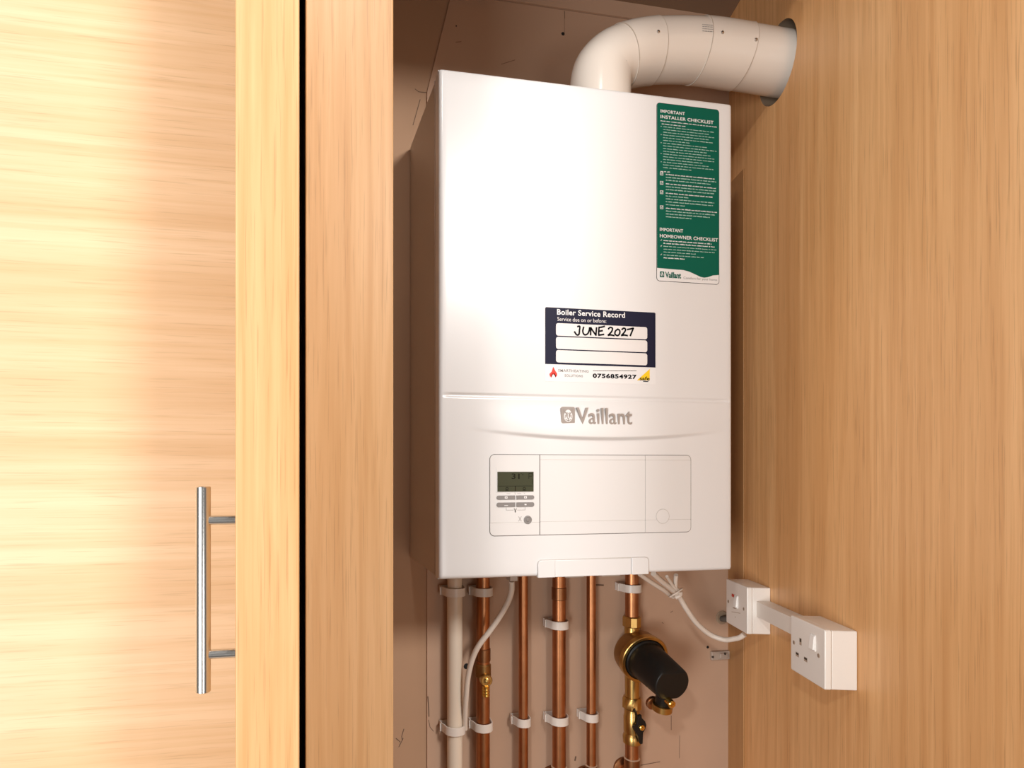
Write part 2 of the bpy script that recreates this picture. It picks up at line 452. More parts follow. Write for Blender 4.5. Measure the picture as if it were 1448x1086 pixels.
obj('casing', body, ['white_shaded', 'gap_grey'], boiler, bevel=0.0012)
# raised badge and lettering
yb = BY - 0.0030
bd = MB()
lx0, lx1 = X_at(813.5, BY), X_at(891.5, BY)
bd.text('Vaillant', lx0, lx1, 1.5145, 1.5385, XZ(yb), 0, 0, bold=0.006, extrude=0.05, depth=0.0018, space=1.02)
obj('lettering', bd, 'badge', boiler, label='raised silver grey lettering', angle=30)
em = MB(); ex0, ex1, ez0, ez1 = X_at(792, BY), X_at(811, BY), 1.5150, 1.5392
fr = XZ(yb)
em.prism(rrect(ex0, ex1, ez0, ez1, 0.0025), fr, -0.002, 0.0012)
ecx, ecz = (ex0 + ex1) / 2, (ez0 + ez1) / 2 - 0.0008
em.face([(ecx + 0.0066 * cos(a) * (1 - 0.12 * sin(a)), ecz + 0.0088 * sin(a)) for a in [2 * pi * k / 28 for k in range(28)]], fr, 0.0014, 1)
for s in (-1, 1):
    em.stroke([(ecx + s * 0.0066, ecz + 0.0098), (ecx + s * 0.0058, ecz + 0.0060), (ecx + s * 0.0024, ecz + 0.0028), (ecx + s * 0.0026, ecz - 0.001)], 0.0017, fr, 0.0018)
    em.stroke([(ecx + s * 0.0046, ecz + 0.001), (ecx + s * 0.0050, ecz - 0.0030)], 0.0010, fr, 0.0018)
    em.stroke([(ecx + s * 0.0042, ecz - 0.0055), (ecx, ecz - 0.0072)], 0.0010, fr, 0.0018)
    em.stroke([(ecx + s * 0.0013, ecz + 0.0025), (ecx + s * 0.0016, ecz - 0.003), (ecx, ecz - 0.0045)], 0.0010, fr, 0.0018)
em.stroke([(ecx - 0.0022, ecz + 0.0045), (ecx, ecz + 0.0034), (ecx + 0.0022, ecz + 0.0045)], 0.0008, fr, 0.0018)
em.stroke([(ecx, ecz - 0.0042), (ecx, ecz - 0.0070)], 0.0012, fr, 0.0018)
obj('emblem', em, ['badge', 'print_white'], boiler, label='square silver emblem with animal head')

# control panel
px0, px1, pz0, pz1 = 0.2800, 0.6008, 1.3526, 1.4700
v1, v2 = 0.3561, 0.5239
gapb = MB().prism(rrect(px0, px1, pz0, pz1, 0.0075), XZ(BY), -0.002, 0.0003)
cp = obj('control_panel', gapb, 'gap_grey', boiler, label='dark outline round the control flaps')
def flap(name, u0, u1, corners, splits, extra=None):
    mb = MB(); zz = [pz0 + 0.0009] + list(splits) + [pz1 - 0.0009]
    for i in range(len(zz) - 1):
        c = ['0', '0', '0', '0']
        if i == 0: c[0], c[1] = corners[0], corners[1]
        if i == len(zz) - 2: c[2], c[3] = corners[2], corners[3]
        a = zz[i] + (0.0002 if i else 0); b = zz[i + 1] - (0.0002 if i < len(zz) - 2 else 0)
        mb.prism(rrect(u0, u1, a, b, 0.0066, ''.join(c)), XZ(BY), -0.001, 0.0008)
    mb.prism(rrect(u0 + 0.0005, u1 - 0.0005, zz[0] + 0.0005, zz[-1] - 0.0005, 0.0066, corners), XZ(BY), -0.001, 0.00055, 1)
    return obj(name, mb, ['white_flap', 'groove_grey'], boiler, bevel=0.0002)
dm = flap('display_module', px0 + 0.0009, v1 - 0.0006, '1001', [1.3716])
flap('middle_flap', v1 + 0.0007, v2 - 0.0002, '0000', [1.3722, 1.4622])
rf = flap('right_flap', v2 + 0.0003, px1 - 0.0009, '0110', [1.3722, 1.4622])
W = 0.0008
ring = MB(); cu, cv = X_at(936.5, BY), Z_at(936.5, 730, BY)
o_, i_ = disc(cu, cv, 0.0112, 36), disc(cu, cv, 0.0105, 36)
fr = XZ(BY)
ring.add([fr(u, v, W + 0.0003) for u, v in o_ + i_], [(k, (k + 1) % 36, 36 + (k + 1) % 36, 36 + k) for k in range(36)], 1)
ring.prism(disc(cu, cv, 0.0104, 36), fr, W - 0.0002, W + 0.0004, 0)
obj('round_cap', ring, ['white_flap', 'groove_grey'], rf)
# display
dx0, dx1, dz0, dz1 = 0.2916, 0.3463, 1.4162, 1.4448
d = MB().prism(rrect(dx0 - 0.0012, dx1 + 0.0012, dz0 - 0.0008, dz1 + 0.0065, 0.0008), fr, W - 0.0005, W + 0.0004, 2)
d.prism([(dx0, dz0), (dx1, dz0), (dx1, dz1), (dx0, dz1)], fr, W, W + 0.0007, 0)
w = W + 0.0009
d.text('31', 0.3128, 0.3248, 1.4345, 1.4423, fr, w, 1, bold=0.01)
d.text('°c', 0.3265, 0.3310, 1.4400, 1.4430, fr, w, 1)
d.stroke([(dx0 + 0.0015, 1.4244), (dx1 - 0.002, 1.4244)], 0.0005, fr, w, 1)
d.stroke([(0.3185, 1.4238), (0.3185, 1.4172)], 0.0011, fr, w, 1)
for cx_ in (0.3058, 0.3320):
    q = disc(cx_, 1.4206, 0.0022, 12); q2 = disc(cx_, 1.4206, 0.0014, 12)
    d.add([fr(u, v, w) for u, v in q + q2], [(k, (k + 1) % 12, 12 + (k + 1) % 12, 12 + k) for k in range(12)], 1)
    d.stroke([(cx_ - 0.0025, 1.4182), (cx_ + 0.0025, 1.4182)], 0.0005, fr, w, 1)
for a, b in (((0.3390, 1.4424), (0.3440, 1.4424)), ((0.3390, 1.4424), (0.3390, 1.4350)), ((0.3440, 1.4424), (0.3440, 1.4395)), ((0.3395, 1.4385), (0.3435, 1.4385)), ((0.3445, 1.4340), (0.3445, 1.4270))):
    d.stroke([a, b], 0.0006, fr, w, 1)
obj('display', d, ['lcd', 'lcd_ink', 'white_flap'], dm, label='olive grey screen reading 31')
# buttons
bu = [(0.2906, 0.3182), (0.3203, 0.3470)]
for zi, (za, zb) in enumerate(((1.4052, 1.4108), (1.3946, 1.4008))):
    for bi, (ua, ub) in enumerate(bu):
        mb = MB().prism(rrect(ua, ub, za, zb, 0.0026, '1001' if bi == 0 else '0110'), fr, W - 0.0003, W + 0.0012)
        c_ = (ua + ub) / 2
        if zi == 0: mb.prism([(c_ - 0.002, za + 0.0012), (c_ + 0.002, za + 0.0012), (c_ + 0.002, zb - 0.0012), (c_ - 0.002, zb - 0.0012)], fr, W, W + 0.00135, 1); mb.face(disc(c_, (za + zb) / 2, 0.0009, 10), fr, W + 0.0015, 2)
        elif bi == 0: mb.stroke([(c_ - 0.0025, za + 0.002), (c_ + 0.0025, za + 0.002)], 0.0009, fr, W + 0.0014, 1)
        else: mb.stroke([(c_ - 0.001, za + 0.003), (c_ + 0.001, za + 0.003)], 0.0018, fr, W + 0.0014, 1)
        obj('button', mb, ['button_grey', 'print_white', 'icon_grey'], dm, label='grey rubber button')
ic = MB()
for a, b in (((0.3050, 1.3935), (0.3050, 1.3898)), ((0.3050, 1.3898), (0.3160, 1.3898)), ((0.3215, 1.3898), (0.3335, 1.3898)), ((0.3335, 1.3898), (0.3335, 1.3935)), ((0.3055, 1.4135), (0.3110, 1.4135)), ((0.3182, 1.4146), (0.3182, 1.4122)), ((0.3215, 1.4135), (0.3275, 1.4135)), ((0.3320, 1.4141), (0.3330, 1.4132))):
    ic.stroke([a, b], 0.0005, fr, W + 0.0002)
for s in (-1, 1): ic.stroke([(0.3187 + s * 0.0017, 1.3917), (0.3187 + s * 0.0004, 1.3895), (0.3187, 1.3868)], 0.0013, fr, W + 0.0002)
for s in (-1, 1): ic.stroke([(0.3257 - s * 0.0020, 1.3802), (0.3257 - s * 0.0003, 1.3775), (0.3257 + s * 0.0003, 1.3765), (0.3257 + s * 0.0020, 1.3738)], 0.0007, fr, W + 0.0002)
obj('icon_print', ic, 'icon_grey', dm)
rc = (X_at(746, BY), Z_at(746, 735, BY))
rb = MB().lathe((rc[0], BY - W + 0.0003, rc[1]), (rc[0], BY - W - 0.01, rc[1]), [(0, 0.0063), (0.0010, 0.0060), (0.0013, 0.0045), (0.0008, 0.0038), (0.0008, 0.0030), (0.0014, 0.0024), (0.0016, 0.001)], 28)
obj('button', rb, 'button_grey', dm, label='round grey reset button')

# clip bar along the bottom edge
def clipbar():
    a0, a1, zt = 0.3528, 0.5285, 1.3166
    mb = MB().prism(rrect(a0 - 0.0007, a1 + 0.0007, BZ0 - 0.0012, zt + 0.0007, 0.0065, '0011'), XZ(BY), -0.002, 0.0005, 1)
    mb.prism(rrect(a0, a0 + 0.0262, BZ0 - 0.0016, zt, 0.006, '0001'), XZ(BY), -0.004, 0.0030)
    mb.prism(rrect(a1 - 0.0275, a1, BZ0 - 0.0016, zt, 0.006, '0010'), XZ(BY), -0.004, 0.0030)
    mb.prism(rrect(a0 + 0.0264, a1 - 0.0280, BZ0 - 0.0016, zt - 0.0006, 0.0), XZ(BY), -0.004, 0.0016)
    return obj('clip_bar', mb, ['white_panel', 'groove_grey'], boiler, bevel=0.0008)
clipbar()
# plastic rails under the casing
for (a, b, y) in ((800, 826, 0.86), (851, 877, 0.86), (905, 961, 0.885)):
    obj('underside_rail', MB().box(X_at(a, y), X_at(b, y), y, y + 0.02, BZ0 - 0.011 if y < 0.88 else BZ0 - 0.0095, BZ0 + 0.001), 'white_shaded', boiler, bevel=0.001)
obj('cable_gland', MB().box(X_at(718.5, 0.955), X_at(729, 0.955), 0.945, 0.965, BZ0 - 0.030, BZ0 + 0.001), 'white_shaded', boiler, bevel=0.001)

# service sticker
def service_sticker():
    a0, a1 = X_at(770.5, BY), X_at(927, BY)
    ZS = lambda y: Z_at(850, y, BY)
    zt, zm, zb = ZS(438), ZS(517.3), ZS(541.5)
    sk = 0.0
    mb = MB(); f = XZ(BY)
    mb.prism(rrect(a0, a1, zb, zt, 0.002), f, -0.0005, 0.0002, 0)
    mb.face(rrect(a0 + 0.0003, a1 - 0.0003, zm, zt - 0.0003, 0.002, '0011'), f, 0.00035, 1)
    mb.text('Boiler Service Record', X_at(787.5, BY), X_at(883.5, BY), ZS(448.2), ZS(440.2), f, 0.0005, 0, bold=0.022, space=1.05)
    mb.text('Service due on or before:', X_at(788, BY), X_at(857, BY), ZS(456.6), ZS(451.2), f, 0.0005, 2)
    fx0, fx1 = X_at(786, BY), X_at(915, BY)
    for (za, zc) in ((ZS(477.3), ZS(459.8)), (ZS(495.8), ZS(478.9)), (ZS(514.6), ZS(497.4))):
        mb.face(rrect(fx0, fx1, za, zc, 0.0035), f, 0.0005, 2)
    # handwriting, in units of the first field
    def hw(pts): mb.stroke([(p.x, p.y) for p in spline([Vector((X_at(740 + x / 5.432, BY), Z_at(740 + x / 5.432, 420 + y / 5.43, BY), 0)) for x, y in pts], 5)], 0.0025, f, 0.0007, 3)
    hw([(415, 228), (432, 226), (430, 255), (425, 288), (408, 290), (392, 268)])
    hw([(462, 232), (455, 265), (468, 290), (490, 285), (503, 262), (507, 236)])
    hw([(515, 292), (516, 262), (517, 236)]); hw([(517, 236), (535, 265), (556, 294)]); hw([(556, 294), (558, 265), (561, 236)])
    hw([(622, 226), (600, 232), (580, 234)]); hw([(580, 234), (578, 265), (578, 294)]); hw([(578, 264), (606, 259)]); hw([(578, 294), (616, 288)])
    hw([(652, 246), (665, 234), (683, 242), (675, 268), (650, 294)]); hw([(650, 294), (670, 292), (696, 297)])
    hw([(724, 248), (706, 262), (703, 286), (722, 297), (738, 282), (738, 258), (724, 248)])
    hw([(756, 250), (770, 240), (784, 250), (774, 272), (752, 296)]); hw([(752, 296), (775, 293), (798, 297)])
    hw([(798, 250), (820, 246), (843, 240)]); hw([(843, 240), (832, 268), (820, 298)])
    # foot: flame, company, phone, triangle
    X = lambda x: X_at(760 + x / 8.045, BY); Z = lambda x, y: Z_at(760 + x / 8.045, 500 + y / 8.045, BY)
    P = lambda pts: [(X(x), Z(x, y)) for x, y in pts]
    fl = [(178, 150), (198, 190), (220, 225), (222, 250), (205, 272), (207, 250), (195, 228), (180, 240), (165, 232), (155, 252), (158, 274), (140, 256), (134, 232), (160, 205)]
    c_ = P([(178, 215)])[0]; fp = P(fl)
    for i in range(len(fp)):
        mb.add([f(*c_, 0.0005), f(*fp[i], 0.0005), f(*fp[(i + 1) % len(fp)], 0.0005)], [(0, 1, 2)], 5)
    mb.text('SMARTHEATING', X(235), X(580), Z(400, 212), Z(400, 182), f, 0.0005, 4, space=1.1, bold=0.012)
    mb.text('SOLUTIONS', X(308), X(515), Z(400, 267), Z(400, 238), f, 0.0005, 4, space=1.1, bold=0.012)
    x = 632
    while x < 1118:
        l = random.choice((10, 16, 24)); mb.stroke(P([(x, 194), (x + l, 195)]), 0.0012, f, 0.0005, 4); x += l + 7
    mb.text('0756854927', X(627), X(1126), Z(860, 284), Z(860, 232), f, 0.0005, 3, bold=0.04, space=1.1)
    mb.face(P([(1130, 304), (1275, 176), (1275, 306)]), f, 0.0005, 6)
    mb.text('safe', X(1160), X(1274), Z(1210, 306), Z(1210, 262), f, 0.0007, 3, bold=0.02)
    mb.stroke(P([(1202, 317), (1256, 318)]), 0.0011, f, 0.0007, 3)
    return obj('service_sticker', mb, ['print_white', 'navy', 'field', 'ink', 'print_grey', 'flame_red', 'yellow'], boiler, label='navy and white service record sticker')
service_sticker()

def checklist_sticker():
    f = XZ(BY); mb = MB()
    a0, a1, zb, zt = 0.5436, 0.6484, 1.7325, 2.0000
    mb.prism(rrect(a0 - 0.0007, a1 + 0.0007, zb - 0.0007, zt + 0.0007, 0.0052), f, -0.0005, 0.0002, 3)
    mb.prism(rrect(a0, a1, zb, zt, 0.0045), f, 0.0, 0.0003, 0)
    wave = [(a0, 1.7515)] + [(a0 + (a1 - a0) * t, z) for t, z in ((0.2, 1.7510), (0.42, 1.7508), (0.52, 1.7488), (0.62, 1.7450), (0.70, 1.7420), (0.76, 1.7412), (0.82, 1.7424), (0.9, 1.7455), (1.0, 1.7468))]
    top = [p for p in rrect(a0, a1, 1.8, zt, 0.0045, '0011')[1:]]
    mb.face(wave + top, f, 0.0005, 1)
    w = 0.0007; m = a0 + 0.0055
    def row(z, u0, u1, h=0.0013, mat=2, dens=1.0):
        u = u0
        while u < u1 - 0.001:
            l = random.uniform(0.003, 0.010); l = min(l, u1 - u)
            k = u
            while k < u + l - 0.0004:
                q = random.uniform(0.0006, 0.0014); q = min(q, u + l - k); hh = h * random.uniform(0.55, 1.0)
                mb.add([f(k, z - h / 2, w), f(k + q * 0.82, z - h / 2, w), f(k + q * 0.82, z - h / 2 + hh, w), f(k, z - h / 2 + hh, w)], [(0, 1, 2, 3)], mat); k += q
            u += l + 0.0012
    mb.text('IMPORTANT', m, m + 0.0410, 1.9857, 1.9906, f, w, 0, bold=0.02, space=1.05)
    mb.text('INSTALLER CHECKLIST', m, a1 - 0.0095, 1.9773, 1.9823, f, w, 0, bold=0.02, space=1.05)
    L = a1 - a0
    row(1.9735, m, a1 - 0.003, 0.0015, 0); row(1.9690, m + 0.002, m + 0.042, 0.0015, 0)
    z = 1.9650
    for k, (bul, fr_) in enumerate(((1, .93), (0, .85), (0, .92), (1, .83), (0, .9), (0, .52), (1, .8), (0, .96), (0, .8), (0, .86), (1, .94), (0, .92), (0, .75), (1, .83), (0, .91), (0, .55))):
        row(z, m + 0.0045, a0 + L * fr_, 0.0013, 2)
        if bul: mb.face(disc(m + 0.0012, z, 0.0006, 8), f, w, 0)
        z -= 0.0041
    row(z - 0.002, m, m + 0.016, 0.0016, 0)
    z = 1.8935
    for blk in ((.94, .96, .86), (.95, .95, .92), (.9, .5, .92, .9, .45), (.97, .93, .85, .55)):
        bx, bz = m - 0.0005, z + 0.0008
        mb.prism([(bx, bz - 0.0028), (bx + 0.0052, bz - 0.0028), (bx + 0.0052, bz + 0.0024), (bx, bz + 0.0024)], f, 0.0004, 0.0006, 0)
        mb.face([(bx + 0.0008, bz - 0.0021), (bx + 0.0045, bz - 0.0021), (bx + 0.0045, bz + 0.0017), (bx + 0.0008, bz + 0.0017)], f, 0.0007, 1)
        mb.stroke([(bx + 0.0014, bz), (bx + 0.0024, bz - 0.0014), (bx + 0.0048, bz + 0.0022)], 0.0008, f, 0.0009, 0)
        for i, q in enumerate(blk):
            row(z, m + 0.009, a0 + L * q, 0.0016 if i else 0.0018, 0 if i == 0 else 2); z -= 0.0043
        z -= 0.0012
    mb.text('IMPORTANT', m - 0.001, m + 0.0380, 1.8073, 1.8125, f, w, 0, bold=0.02, space=1.05)
    mb.text('HOMEOWNER CHECKLIST', m - 0.001, a1 - 0.0018, 1.7975, 1.8028, f, w, 0, bold=0.02, space=1.05)
    for z, u0, q, h, mt, bul in ((1.7935, .005, .88, .0019, 0, 1), (1.7893, .005, .94, .0019, 0, 0), (1.7848, .005, .96, .0013, 2, 1), (1.7805, .005, .93, .0013, 2, 0), (1.7762, .005, .64, .0013, 2, 0), (1.7718, .005, .75, .0014, 2, 1), (1.7675, .005, .45, .0018, 0, 0)):
        row(z, m + u0, a0 + L * q, h, mt)
        if bul: mb.stroke([(m, z), (m + 0.001, z - 0.0007), (m + 0.0022, z + 0.0012)], 0.0006, f, w, 0)
    ez0, ez1 = 1.7378, 1.7465
    mb.face(rrect(m - 0.0008, m + 0.0062, ez0, ez1, 0.0006), f, w, 1)
    mb.face([(m + 0.0027 + 0.0022 * cos(a), 1.7420 + 0.0030 * sin(a)) for a in [2 * pi * k / 18 for k in range(18)]], f, w + 0.0002, 0)
    for s in (-1, 1): mb.stroke([(m + 0.0027 + s * 0.0024, ez1 - 0.0004), (m + 0.0027 + s * 0.0010, 1.7425), (m + 0.0027, 1.7392)], 0.0007, f, w + 0.0004, 1)
    mb.text('Vaillant', m + 0.0078, m + 0.0345, 1.7375, 1.7465, f, w, 1, bold=0.03, space=0.95)
    mb.text('Comfort for your home', m + 0.0385, a1 - 0.0030, 1.7362, 1.7408, f, w, 4)
    return obj('checklist_sticker', mb, ['print_white', 'green', 'print_dim', 'ink', 'print_grey'], boiler, label='tall green checklist sticker with white print')
checklist_sticker()

# ------------------------------------------------------------------ flue
def flue():
    r = 0.0468
    ex, ey = WALL_X - HT * 0.2876, WY - HT * 0.9578                    # centre of the cut-out
    px = [(849, 150, .892), (849, 114, .892), (857, 95, .892), (878, 82, .891), (922, 73, .888), (985, 72.5, .880), (1047, 81, .871)]
    ctrl = [Vector(at(*p)) for p in px]
    ctrl[0] = Vector((ctrl[1].x, ctrl[1].y, BZ1 + 0.0005))
    ctrl.append(Vector((ex, ey, HZ + 0.001)))
    d = (ctrl[-1] - ctrl[-2]).normalized(); ctrl.append(ctrl[-1] + d * 0.045)
    NS = 10
    path = spline(ctrl, NS)
    path = [p for i, p in enumerate(path) if i == 0 or p.z > BZ1 + 0.001]
    def near(c): return min(range(len(path)), key=lambda i: (path[i] - c).length)
    iA, iB, iC, iD = (near(ctrl[k]) for k in (3, 4, 5, 6))
    fl = thing('flue_pipe', 'glossy white flue elbow rising from the boiler into the right panel', 'pipe', tuple(path[0]))
    obj('elbow', MB().sweep(path[:iC + 1], r, 48), 'flue', fl)
    obj('pipe', MB().sweep(path[iC:], r, 48), 'flue', fl)
    def seam_at(i, rr):
        t = (path[i + 1] - path[i - 1]).normalized()
        obj('joint_line', MB().sweep([path[i] - t * 0.00035, path[i] + t * 0.00035], rr, 48), 'flue_seam', fl)
    for i0, i1, dr in ((iA, iB, 0.0011), (iC, iD, 0.0012)):
        obj('collar', MB().sweep(path[i0:i1 + 1], r + dr, 48), 'flue', fl)
        seam_at(i0, r + dr + 0.0002); seam_at(i1, r + dr + 0.0002)
    def on_pipe(i, ang, rr, s=0.0):
        t = (path[min(i + 1, len(path) - 1)] - path[i - 1]).normalized()
        side = Vector((t.y, -t.x, 0)).normalized(); up = side.cross(t) * -1
        if up.z < 0: up = -up
        return path[i] + t * s + (side * cos(ang) + up * sin(ang)) * rr
    for i, s, ang in ((iC, 0.014, -0.06), (iB, -0.016, -0.02), (iD, -0.004, -0.12)):
        obj('screw', MB().lathe(on_pipe(i, ang, r + 0.0004, s), on_pipe(i, ang, r + 0.003, s), [(0, 0.0026), (0.0016, 0.0024), (0.0022, 0.0012)], 14), 'steel', fl)
    pr = MB()
    for k in range(4):
        ang = 0.17 - k * 0.075; u = -0.018
        while u < -0.004 + k * 0.002:
            l = random.uniform(0.002, 0.005)
            pr.add([on_pipe(iC, ang + b_, r + 0.0005, u + a_) for a_, b_ in ((0, 0), (l, 0), (l, 0.022), (0, 0.022))], [(0, 1, 2, 3)]); u += l + 0.0006
    obj('stamp', pr, 'icon_grey', fl, label='four lines of small grey print')
flue()

# ------------------------------------------------------------------ pipes
def zp(px, py): return Z_at(px, py, PY)
def xp(px): return X_at(px, PY)
UND = BZ0 + 0.0008
def pipe(px, r, label, z0=0.0, name='copper_pipe', mat='copper', group='pipes under the boiler'):
    t = thing(name, label, 'pipe', (xp(px), PY, z0), 0.0, group)
    return t, xp(px)
def vtube(x, z0, z1, r, segs=28): return MB().lathe((x, PY, z0), (x, PY, z1), [(0, r), (z1 - z0, r)], segs)
def sleeve(x, z0, z1, r): 
    h = z1 - z0
    return MB().lathe((x, PY, z0), (x, PY, z1), [(0, r - 0.001), (0.001, r), (h - 0.001, r), (h, r - 0.001)], 28)
R22, R15 = 0.0119, 0.0083
# white condensate pipe
t, x = pipe(643, 0.0136, 'thick white plastic waste pipe, leftmost under the boiler', name='waste_pipe')
obj('tube', vtube(x, 0.0, zp(643, 836), 0.0134), 'waste', t)
obj('socket', sleeve(x, zp(643, 836), UND, 0.0128), 'waste', t)
# first copper pipe with drain cock
t, x = pipe(683, R22, 'thick copper pipe with a brass drain cock, beside the white waste pipe')
obj('tube', vtube(x, 0.0, UND, R22), 'copper', t)
obj('coupling', sleeve(x, zp(683, 934), zp(683, 916), R22 + 0.0014), 'copper_dark', t)
dv = MB()
dv.lathe((x, PY, zp(683, 957)), (x, PY, zp(683, 936)), [(0, R22 + 0.0005), (0.002, R22 + 0.0022), (0.022, R22 + 0.0022), (0.024, R22 + 0.0005)], 28)
vo = obj('valve_body', dv, 'brass_dull', t, label='dull brass drain fitting')
zc_ = zp(683, 957)
sp = MB().lathe((x, PY - R22 + 0.001, zc_), (x, PY - R22 - 0.03, zc_), [(0, 0.0105), (0.009, 0.0105), (0.0105, 0.0092), (0.0105, 0.0055), (0.0135, 0.0052), (0.0145, 0.0035)], 24)
obj('spindle', sp, 'brass', vo)
no = MB().sweep([(x - 0.001, PY - R22 - 0.006, zc_ - 0.009), (x - 0.001, PY - R22 - 0.006, zc_ - 0.0275)], 0.0062, 16)
for k in range(3): no.lathe((x - 0.001, PY - R22 - 0.006, zc_ - 0.014 - k * 0.005), (x - 0.001, PY - R22 - 0.006, zc_ - 0.03), [(0, 0.0062), (0.0012, 0.0070), (0.0026, 0.0062)], 16)
obj('hose_tail', no, 'brass_bright', vo)
# plain thin pipe
t, x = pipe(740, R15, 'thin plain copper pipe without elbow, between the two thick copper pipes on the left')
obj('tube', vtube(x, 0.0, UND, R15), 'copper', t)
def elbow(t, x, zr, r):
    """socket collar at zr, then a bend back into the wall"""
    R = 0.014
    pts = [Vector((x, PY, zr)), Vector((x, PY, zr - 0.018))]
    for k in range(1, 9):
        a = 0.5 * pi * k / 8
        pts.append(Vector((x, PY + R - R * cos(a), zr - 0.018 - R * sin(a))))
    pts.append(Vector((x, WY - 0.0006, zr - 0.018 - R)))
    e = obj('elbow', MB().sweep(pts, r + 0.0018, 28), 'copper_dark', t)
    z = zr + 0.0002
    obj('solder_ring', MB().lathe((x, PY, z - 0.0008), (x, PY, z + 0.001), [(0, r + 0.0019), (0.0009, r + 0.0022), (0.0018, r + 0.0004)], 28), 'solder', e)
    zz = zr - 0.018 - R
    obj('wall_ring', MB().lathe((x - 0.004, WY - 0.0006, zz + 0.004), (x - 0.004, WY - 0.012, zz + 0.004), [(0, r + 0.0085), (0.004, r + 0.0085), (0.005, r + 0.007)], 28), 'copper_dark', e)
# second thick pipe with coupling at the top
t, x = pipe(790.5, R22, 'thick copper pipe with a coupling just below the boiler, middle of the row')
zr = zp(789, 1084)
obj('tube', vtube(x, zr - 0.005, UND, R22), 'copper', t)
obj('coupling', sleeve(x, zp(791, 848), zp(791, 830), R22 + 0.0012), 'copper_dark', t)
elbow(t, x, zr, R22)
# second thin pipe
t, x = pipe(836, R15, 'thin copper pipe with an elbow at its foot, left of the magnetic filter')
zr = zp(835, 1082)
obj('tube', vtube(x, zr - 0.005, UND, R15), 'copper', t)
elbow(t, x, zr, R15)
# pipe into the filter
FX = 893.5
t, x = pipe(FX, R22, 'short thick copper pipe running from the boiler down into the brass filter', z0=zp(FX, 878))
obj('tube', vtube(x, zp(FX, 878), UND, R22), 'copper', t)
# lower pipe with elbow
t2, x = pipe(FX, R22, 'short copper pipe with elbow below the ball valve lever', z0=zp(FX, 1074))
zr = zp(892, 1072)
obj('tube', vtube(x, zr - 0.005, zp(FX, 1050), R22), 'copper', t2)
elbow(t2, x, zr, R22)

